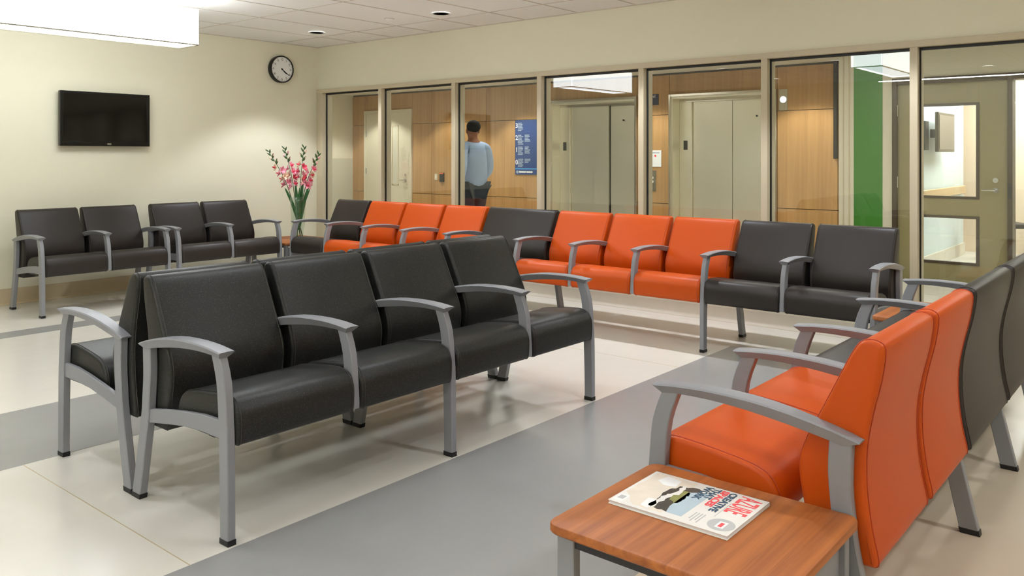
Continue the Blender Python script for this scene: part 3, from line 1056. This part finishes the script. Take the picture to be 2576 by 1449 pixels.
ds = wallthing('directory_sign', 'tall blue floor directory sign numbered 3 2 1 0 on wood wall', 'sign', 8.203, 1.034)
SWD = .68
part('board', B(-.014, 0, -SWD / 2, SWD / 2, 0, .875), 'navy', ds, bevel=.002)
part('blue_band', B(-.0155, -.013, -SWD / 2, SWD / 2, .085, .105), 'sky', ds, 0)
for s, z in (('3', .755), ('2', .56), ('1', .365), ('0', .165)):
    text('floor_number', s, .105, 'white', ds, (-.0145, SWD / 2 - .008, z), SR, None, .0006, bold=.002)
random.seed(3)
for z, n1, n2 in ((.835, 6, 0), (.64, 7, 5), (.45, 6, 5), (.255, 6, 3)):
    for cx, nn in ((SWD / 2 - .06, n1), (SWD / 2 - .20, n2)):
        for k in range(nn):
            L = random.uniform(.07, .12)
            part('text_line', B(-.0155, -.0135, cx - L, cx, z - k * .0235 - .015, z - k * .0235), 'signtext', ds, 0)
part('emblem', MB().lathe([(.026, -.0155), (.026, -.013)], (0, SWD / 2 - .05, .042), 'X', 20), 'signtext', ds)
for a, b in ((.085, .225), (.235, .36)):
    part('text_line', B(-.0155, -.0135, SWD / 2 - b, SWD / 2 - a, .03, .056), 'white', ds, 0)

lv = wallthing('level_sign', 'small dark blue square level sign between the elevators', 'sign', 6.02, 2.057)
part('board', B(-.012, 0, -.105, .105, 0, .155), 'navy_dark', lv, bevel=.001)
text('lettering', 'Level', .062, 'white', lv, (-.0125, .075, .105), SR, .13, .0005)

nt_ = wallthing('notice_sheet', 'white framed notice sheet above the elevator call buttons', 'notice', 6.009, 1.178)
part('sheet', B(-.01, 0, -.138, .138, 0, .235), 'paper', nt_, bevel=.002)
part('blue_line', B(-.0115, -.0095, -.11, .12, .195, .206), 'signtext', nt_, 0)
part('red_mark', MB().lathe([(.016, -.0115), (.016, -.0095)], (0, -.045, .158), 'X', 14), 'mag_red', nt_)
for z in (.17, .14, .06):
    part('text_line', B(-.0115, -.0095, .03, .07, z, z + .012), 'ink', nt_, 0)

cp = wallthing('call_button_plate', 'steel elevator call button plate below the notice sheet', 'button panel', 6.01, .833)
part('plate', B(-.01, 0, -.055, .055, 0, .295), 'steel_frame', cp, bevel=.001)
for z in (.135, .19):
    part('button', MB().lathe([(.017, -.018), (.017, -.009)], (0, 0, z), 'X', 16), 'white', cp)

ln = wallthing('hall_lantern', 'square elevator hall lantern with round glowing lens', 'lamp', 4.107, 1.915)
part('plate', B(-.012, 0, -.056, .056, 0, .275), 'steel_frame', ln, bevel=.001)
part('lens', MB().lathe([(.042, -.018), (.042, -.012), (.001, -.012)], (0, 0, .14), 'X', 24), 'lantern', ln)

sw = wallthing('light_switch', 'small pale light switch on the wood wall', 'switch', 10.35, .91)
part('plate', B(-.008, 0, -.035, .035, 0, .115), 'trim', sw, bevel=.001)
part('rocker', B(-.012, -.007, -.012, .012, .03, .085), 'white', sw)
rd = wallthing('card_reader', 'dark card reader with orange strip on the wood wall', 'card reader', 10.196, .88)
part('body', B(-.03, 0, -.05, .05, 0, .16), 'reader', rd, bevel=.006)
part('light_strip', B(-.031, -.005, -.045, .045, .14, .158), 'orange_led', rd)
bs = wallthing('blade_panel', 'narrow black vertical panel at the right end of the wood wall', 'panel', 3.444, 1.30)
part('body', B(-.05, 0, -.022, .022, 0, 1.16), 'black', bs, bevel=.004)
part('cap', B(-.054, 0, -.026, .026, 1.16, 1.175), 'dark_steel', bs)

# ------------------------------------------------------------------ lobby right: green wall, olive door, room behind
struct('wall_lobby_side', MB().box(XD, XD + .15, 2.987, 3.152, 0, LZ).box(XD, XD + .15, .98, 2.581, 2.17, LZ).box(XD, XD + .15, -1.6, .42, 0, LZ).box(XD, XD + .15, .42, .98, 2.17, LZ), 'wall_lobby')
struct('wall_green', B(XD - .004, XD + .15, 2.683, 2.987, 0, LZ), 'green')
struct('wall_olive', B(XD, XD + .15, 2.581, 2.683, 0, LZ), 'wall_lobby')
struct('wall_return', B(XD + .15, XE + .02, 2.99, 3.14, 0, LZ), 'wall_lobby')
wl = bpy.data.objects['wall_lobby_side']
part('corner_guard', B(XD - .006, XD, 3.03, 3.045, 0, LZ), 'trim', wl)
part('corner_guard', B(XD - .006, XD, 3.095, 3.107, 0, LZ), 'trim', wl)
od = struct('door_2', MB().box(XD + .02, XD + .06, 2.36, 2.532, .01, 2.1).box(XD + .02, XD + .06, 1.491, 1.756, .01, 2.1).box(XD + .02, XD + .06, 1.756, 2.36, 1.875, 2.1)
            .box(XD + .02, XD + .06, 1.756, 2.36, .70, .895).box(XD + .02, XD + .06, 1.756, 2.36, .01, .21), 'olive', bevel=.001)
of = MB()
of.box(XD - .02, XD + .16, 2.532, 2.581, 0, 2.17).box(XD - .02, XD + .16, 1.446, 1.491, 0, 2.17).box(XD - .02, XD + .16, 1.491, 2.532, 2.1, 2.17)
of.box(XD - .02, XD + .16, .42, .47, 0, 2.17).box(XD - .02, XD + .16, .47, 1.446, 2.1, 2.17)
part('door_frame', of, 'bronze', od, bevel=.003)
for za, zb in ((.21, .70), (.895, 1.875)):
    m = MB()
    m.box(XD + .012, XD + .068, 1.746, 1.776, za - .01, zb + .01).box(XD + .012, XD + .068, 2.34, 2.37, za - .01, zb + .01)
    m.box(XD + .012, XD + .068, 1.776, 2.34, za - .01, za + .018).box(XD + .012, XD + .068, 1.776, 2.34, zb - .018, zb + .01)
    part('vision_frame', m, 'bronze', od)
    part('vision_glass', B(XD + .037, XD + .043, 1.776, 2.34, za, zb), 'glass', od, 0)
part('lever_handle', MB().lathe([(.028, -.012), (.028, 0)], (XD + .02, 1.60, .985), 'X', 16).tube([(XD + .01, 1.60, .985), (XD - .035, 1.60, .985)], .009).tube([(XD - .035, 1.595, .985), (XD - .035, 1.72, .985)], .009), 'chrome', od)
part('lock_cylinder', MB().lathe([(.026, -.016), (.026, 0)], (XD + .02, 1.60, 1.085), 'X', 16), 'chrome', od)
part('strike_plate', B(XD - .024, XD - .019, 1.45, 1.487, .90, 1.06), 'dark_steel', od)
for z in (.3, 1.05, 1.82):
    part('hinge', MB().tube([(XD + .008, 2.534, z - .06), (XD + .008, 2.534, z + .06)], .012, 8), 'chrome', od)
struct('window_20', B(XD + .05, XD + .058, .47, 1.446, 0.02, 2.1), 'glass', smooth=0)
struct('wall_room_left', B(XD + .15, 12.6, 2.48, 2.56, 0, LZ), 'teal')
struct('wall_room_end', B(13.0, 13.12, -1.6, 2.9, 0, LZ), 'peach')
struct('wall_room_back', B(12.6, 13.0, 2.78, 2.9, 0, LZ), 'peach')
struct('trim_20', B(XD + .15, 12.6, 2.46, 2.48, .0, .16), 'base_pale')
hr = thing('wall_handrail', 'wooden handrail along the pale wall behind the olive door', 'handrail', (11.2, 2.48, .83))
part('rail', B(-1.25, 1.25, -.06, -.03, 0, .11), 'rail_wood', hr, bevel=.008)
for x in (-.7, 0, .7):
    part('bracket', B(x - .02, x + .02, -.03, 0, .03, .08), 'metal', hr)
mn = thing('wall_monitor', 'small monitor on a wall arm seen through the olive door', 'monitor', (10.85, 2.48, 1.38))
part('arm', B(-.05, .05, -.13, 0, .17, .27), 'dark_steel', mn)
part('mount_plate', B(-.36, -.2, -.02, 0, .02, .36), 'dark_steel', mn)
part('housing', B(-.40, .40, -.17, -.13, 0, .46), 'bronze', mn, bevel=.006)
part('screen', B(-.37, .37, -.174, -.168, .03, .43), 'screen', mn, 0)
ch = thing('desk_chair', 'dark chair in the room behind the olive door', 'chair', (12.2, 1.9, 0), .6)
part('seat', B(-.23, .23, -.22, .22, .42, .48), 'charcoal', ch, bevel=.02)
part('backrest', B(-.23, .23, .19, .24, .52, .92), 'charcoal', ch, bevel=.02)
for x in (-.2, .2):
    for y in (-.19, .19):
        part('leg', MB().tube([(x, y, 0), (x, y, .43 if y < 0 else .60)], .012, 8), 'dark_steel', ch)


# ------------------------------------------------------------------ the person in the lobby
def skinned(name, joints, bones, mat, parent, sub=2):
    me = bpy.data.meshes.new(name)
    keys = list(joints)
    me.from_pydata([joints[k][0] for k in keys], [(keys.index(a), keys.index(b)) for a, b in bones], [])
    o = bpy.data.objects.new(name, me)
    COL.objects.link(o)
    o.modifiers.new('skin', 'SKIN').use_smooth_shade = True
    sk = me.skin_vertices[0].data if me.skin_vertices else None
    for i, k in enumerate(keys):
        r = joints[k][1]
        sk[i].radius = r if hasattr(r, '__len__') else (r, r)
        sk[i].use_root = (i == 0)
    s = o.modifiers.new('sub', 'SUBSURF')
    s.levels = s.render_levels = sub
    dg = bpy.context.evaluated_depsgraph_get()
    ev = o.evaluated_get(dg)
    nm = bpy.data.meshes.new_from_object(ev)
    o.modifiers.clear()
    o.data = nm
    nm.materials.clear()
    nm.materials.append(M[mat])
    nm.shade_smooth()
    o.parent = parent
    return o


# local frame: walks towards +y, x to its right; 1.75 m tall
pr = thing('person', 'person in a light blue shirt and dark trousers walking behind the glass', 'person', (7.42, 6.74, 0), math.radians(-20))
J = {
    'pelvis': ((0, 0, .98), (.12, .10)), 'waist': ((0, .0, 1.10), (.115, .09)), 'chest': ((0, .01, 1.30), (.135, .10)), 'neck0': ((0, .02, 1.46), (.07, .065)), 'neck': ((0, .035, 1.54), (.05, .05)),
    'head0': ((0, .05, 1.60), (.070, .082)), 'head1': ((0, .05, 1.67), (.077, .094)), 'head2': ((0, .04, 1.715), (.055, .065)),
    'shR': ((.17, .0, 1.42), .058), 'elR': ((.24, .06, 1.16), .042), 'wrR': ((.215, .24, 1.03), .028), 'paR': ((.21, .30, 1.01), (.024, .036)),
    'shL': ((-.17, .0, 1.42), .058), 'elL': ((-.265, -.20, 1.18), .042), 'wrL': ((-.25, -.08, .97), .028), 'paL': ((-.245, -.045, .91), (.024, .036)),
    'hiR': ((.09, 0, .93), .085), 'knR': ((.10, .14, .52), .056), 'anR': ((.10, .12, .09), .036), 'toR': ((.11, .26, .04), .034),
    'hiL': ((-.09, 0, .93), .085), 'knL': ((-.10, -.02, .51), .056), 'anL': ((-.10, -.26, .13), .036), 'toL': ((-.11, -.16, .04), .032),
}
for s, sg in (('R', 1), ('L', -1)):
    pa = Vector(J['pa' + s][0])
    dr_ = (pa - Vector(J['wr' + s][0])).normalized()
    sd_ = Vector((0, dr_.z, -dr_.y)).normalized()
    if sd_.y < 0:
        sd_ = -sd_
    for k, (off, L) in enumerate(((.024, .075), (.008, .085), (-.008, .08), (-.024, .062))):
        b0 = pa + dr_ * .03 + sd_ * off
        J['f%s%da' % (s, k)] = (tuple(b0), .010)
        J['f%s%db' % (s, k)] = (tuple(b0 + dr_ * L * .55 + Vector((-sg * .010, 0, 0))), .0085)
        J['f%s%dc' % (s, k)] = (tuple(b0 + dr_ * L * .9 + Vector((-sg * .030, 0, 0))), .007)
    J['t%sa' % s] = (tuple(pa - dr_ * .01 + sd_ * .035), .011)
    J['t%sb' % s] = (tuple(pa + dr_ * .03 + sd_ * .055 + Vector((-sg * .012, 0, 0))), .0085)
bones = [('pelvis', 'waist'), ('waist', 'chest'), ('chest', 'neck0'), ('neck0', 'neck'), ('neck', 'head0'), ('head0', 'head1'), ('head1', 'head2')]
for s in 'RL':
    bones += [('neck0', 'sh' + s), ('sh' + s, 'el' + s), ('el' + s, 'wr' + s), ('wr' + s, 'pa' + s), ('pelvis', 'hi' + s), ('hi' + s, 'kn' + s), ('kn' + s, 'an' + s), ('an' + s, 'to' + s)]
    for k in range(4):
        bones += [('pa' + s, 'f%s%da' % (s, k)), ('f%s%da' % (s, k), 'f%s%db' % (s, k)), ('f%s%db' % (s, k), 'f%s%dc' % (s, k))]
    bones += [('pa' + s, 't%sa' % s), ('t%sa' % s, 't%sb' % s)]
skinned('body', J, bones, 'skin', pr)
S = {k: J[k] for k in ('pelvis', 'waist', 'chest', 'neck0', 'shR', 'elR', 'shL', 'elL')}
S['pelvis'] = ((0, 0, .89), (.185, .15))
S['waist'] = ((0, .0, 1.10), (.175, .145))
S['chest'] = ((0, .01, 1.30), (.185, .150))
S['neck0'] = ((0, .02, 1.455), (.085, .075))
for s in 'RL':
    S['sh' + s] = (J['sh' + s][0], .086)
    S['el' + s] = (J['el' + s][0], .062)
    e, w = Vector(J['el' + s][0]), Vector(J['wr' + s][0])
    S['fo' + s] = (tuple(e.lerp(w, .75)), .050)
skinned('shirt', S, [('pelvis', 'waist'), ('waist', 'chest'), ('chest', 'neck0'), ('neck0', 'shR'), ('shR', 'elR'), ('elR', 'foR'), ('neck0', 'shL'), ('shL', 'elL'), ('elL', 'foL')], 'shirt', pr)
T = {'pelvis': ((0, 0, .96), (.14, .115))}
for s in 'RL':
    T['hi' + s] = (J['hi' + s][0], .105)
    T['kn' + s] = (J['kn' + s][0], .075)
    T['an' + s] = (J['an' + s][0], .062)
skinned('trousers', T, [('pelvis', 'hiR'), ('hiR', 'knR'), ('knR', 'anR'), ('pelvis', 'hiL'), ('hiL', 'knL'), ('knL', 'anL')], 'trouser', pr)
for s in 'RL':
    a, b = Vector(J['an' + s][0]), Vector(J['to' + s][0])
    m = MB().tube([a + Vector((0, -.05, -.045)), a + Vector((0, 0, -.04)), a.lerp(b, .5) + Vector((0, .01, -.012)), b, b + Vector((0, .04, 0))], [.03, .045, .042, .038, .02], 10)
    m.v = [(p[0], p[1], max(p[2], .0)) for p in m.v]
    part('shoe', m, 'shoe', pr, 60)
hm = MB().ball((0, .018, 1.688), (.084, .098, .078), 18, 12)
part('hair', hm, 'hair', pr, 60)
fm = MB()
part('nose', MB().tube([(0, .136, 1.655), (0, .158, 1.625), (0, .138, 1.615)], [.008, .013, .008], 8), 'skin', pr, 60)
for s in (-1, 1):
    e = part('eye', MB().ball((s * .03, .130, 1.652), (.012, .007, .007)), 'white', pr, 60)
    part('iris', MB().ball((s * .03, .1355, 1.652), (.005, .003, .005)), 'ink', e, 60)
    part('ear', MB().ball((s * .082, .04, 1.635), (.010, .020, .030)), 'skin', pr, 60)
part('mouth', MB().ball((0, .128, 1.583), (.022, .007, .005)), 'red_pink', pr, 60)
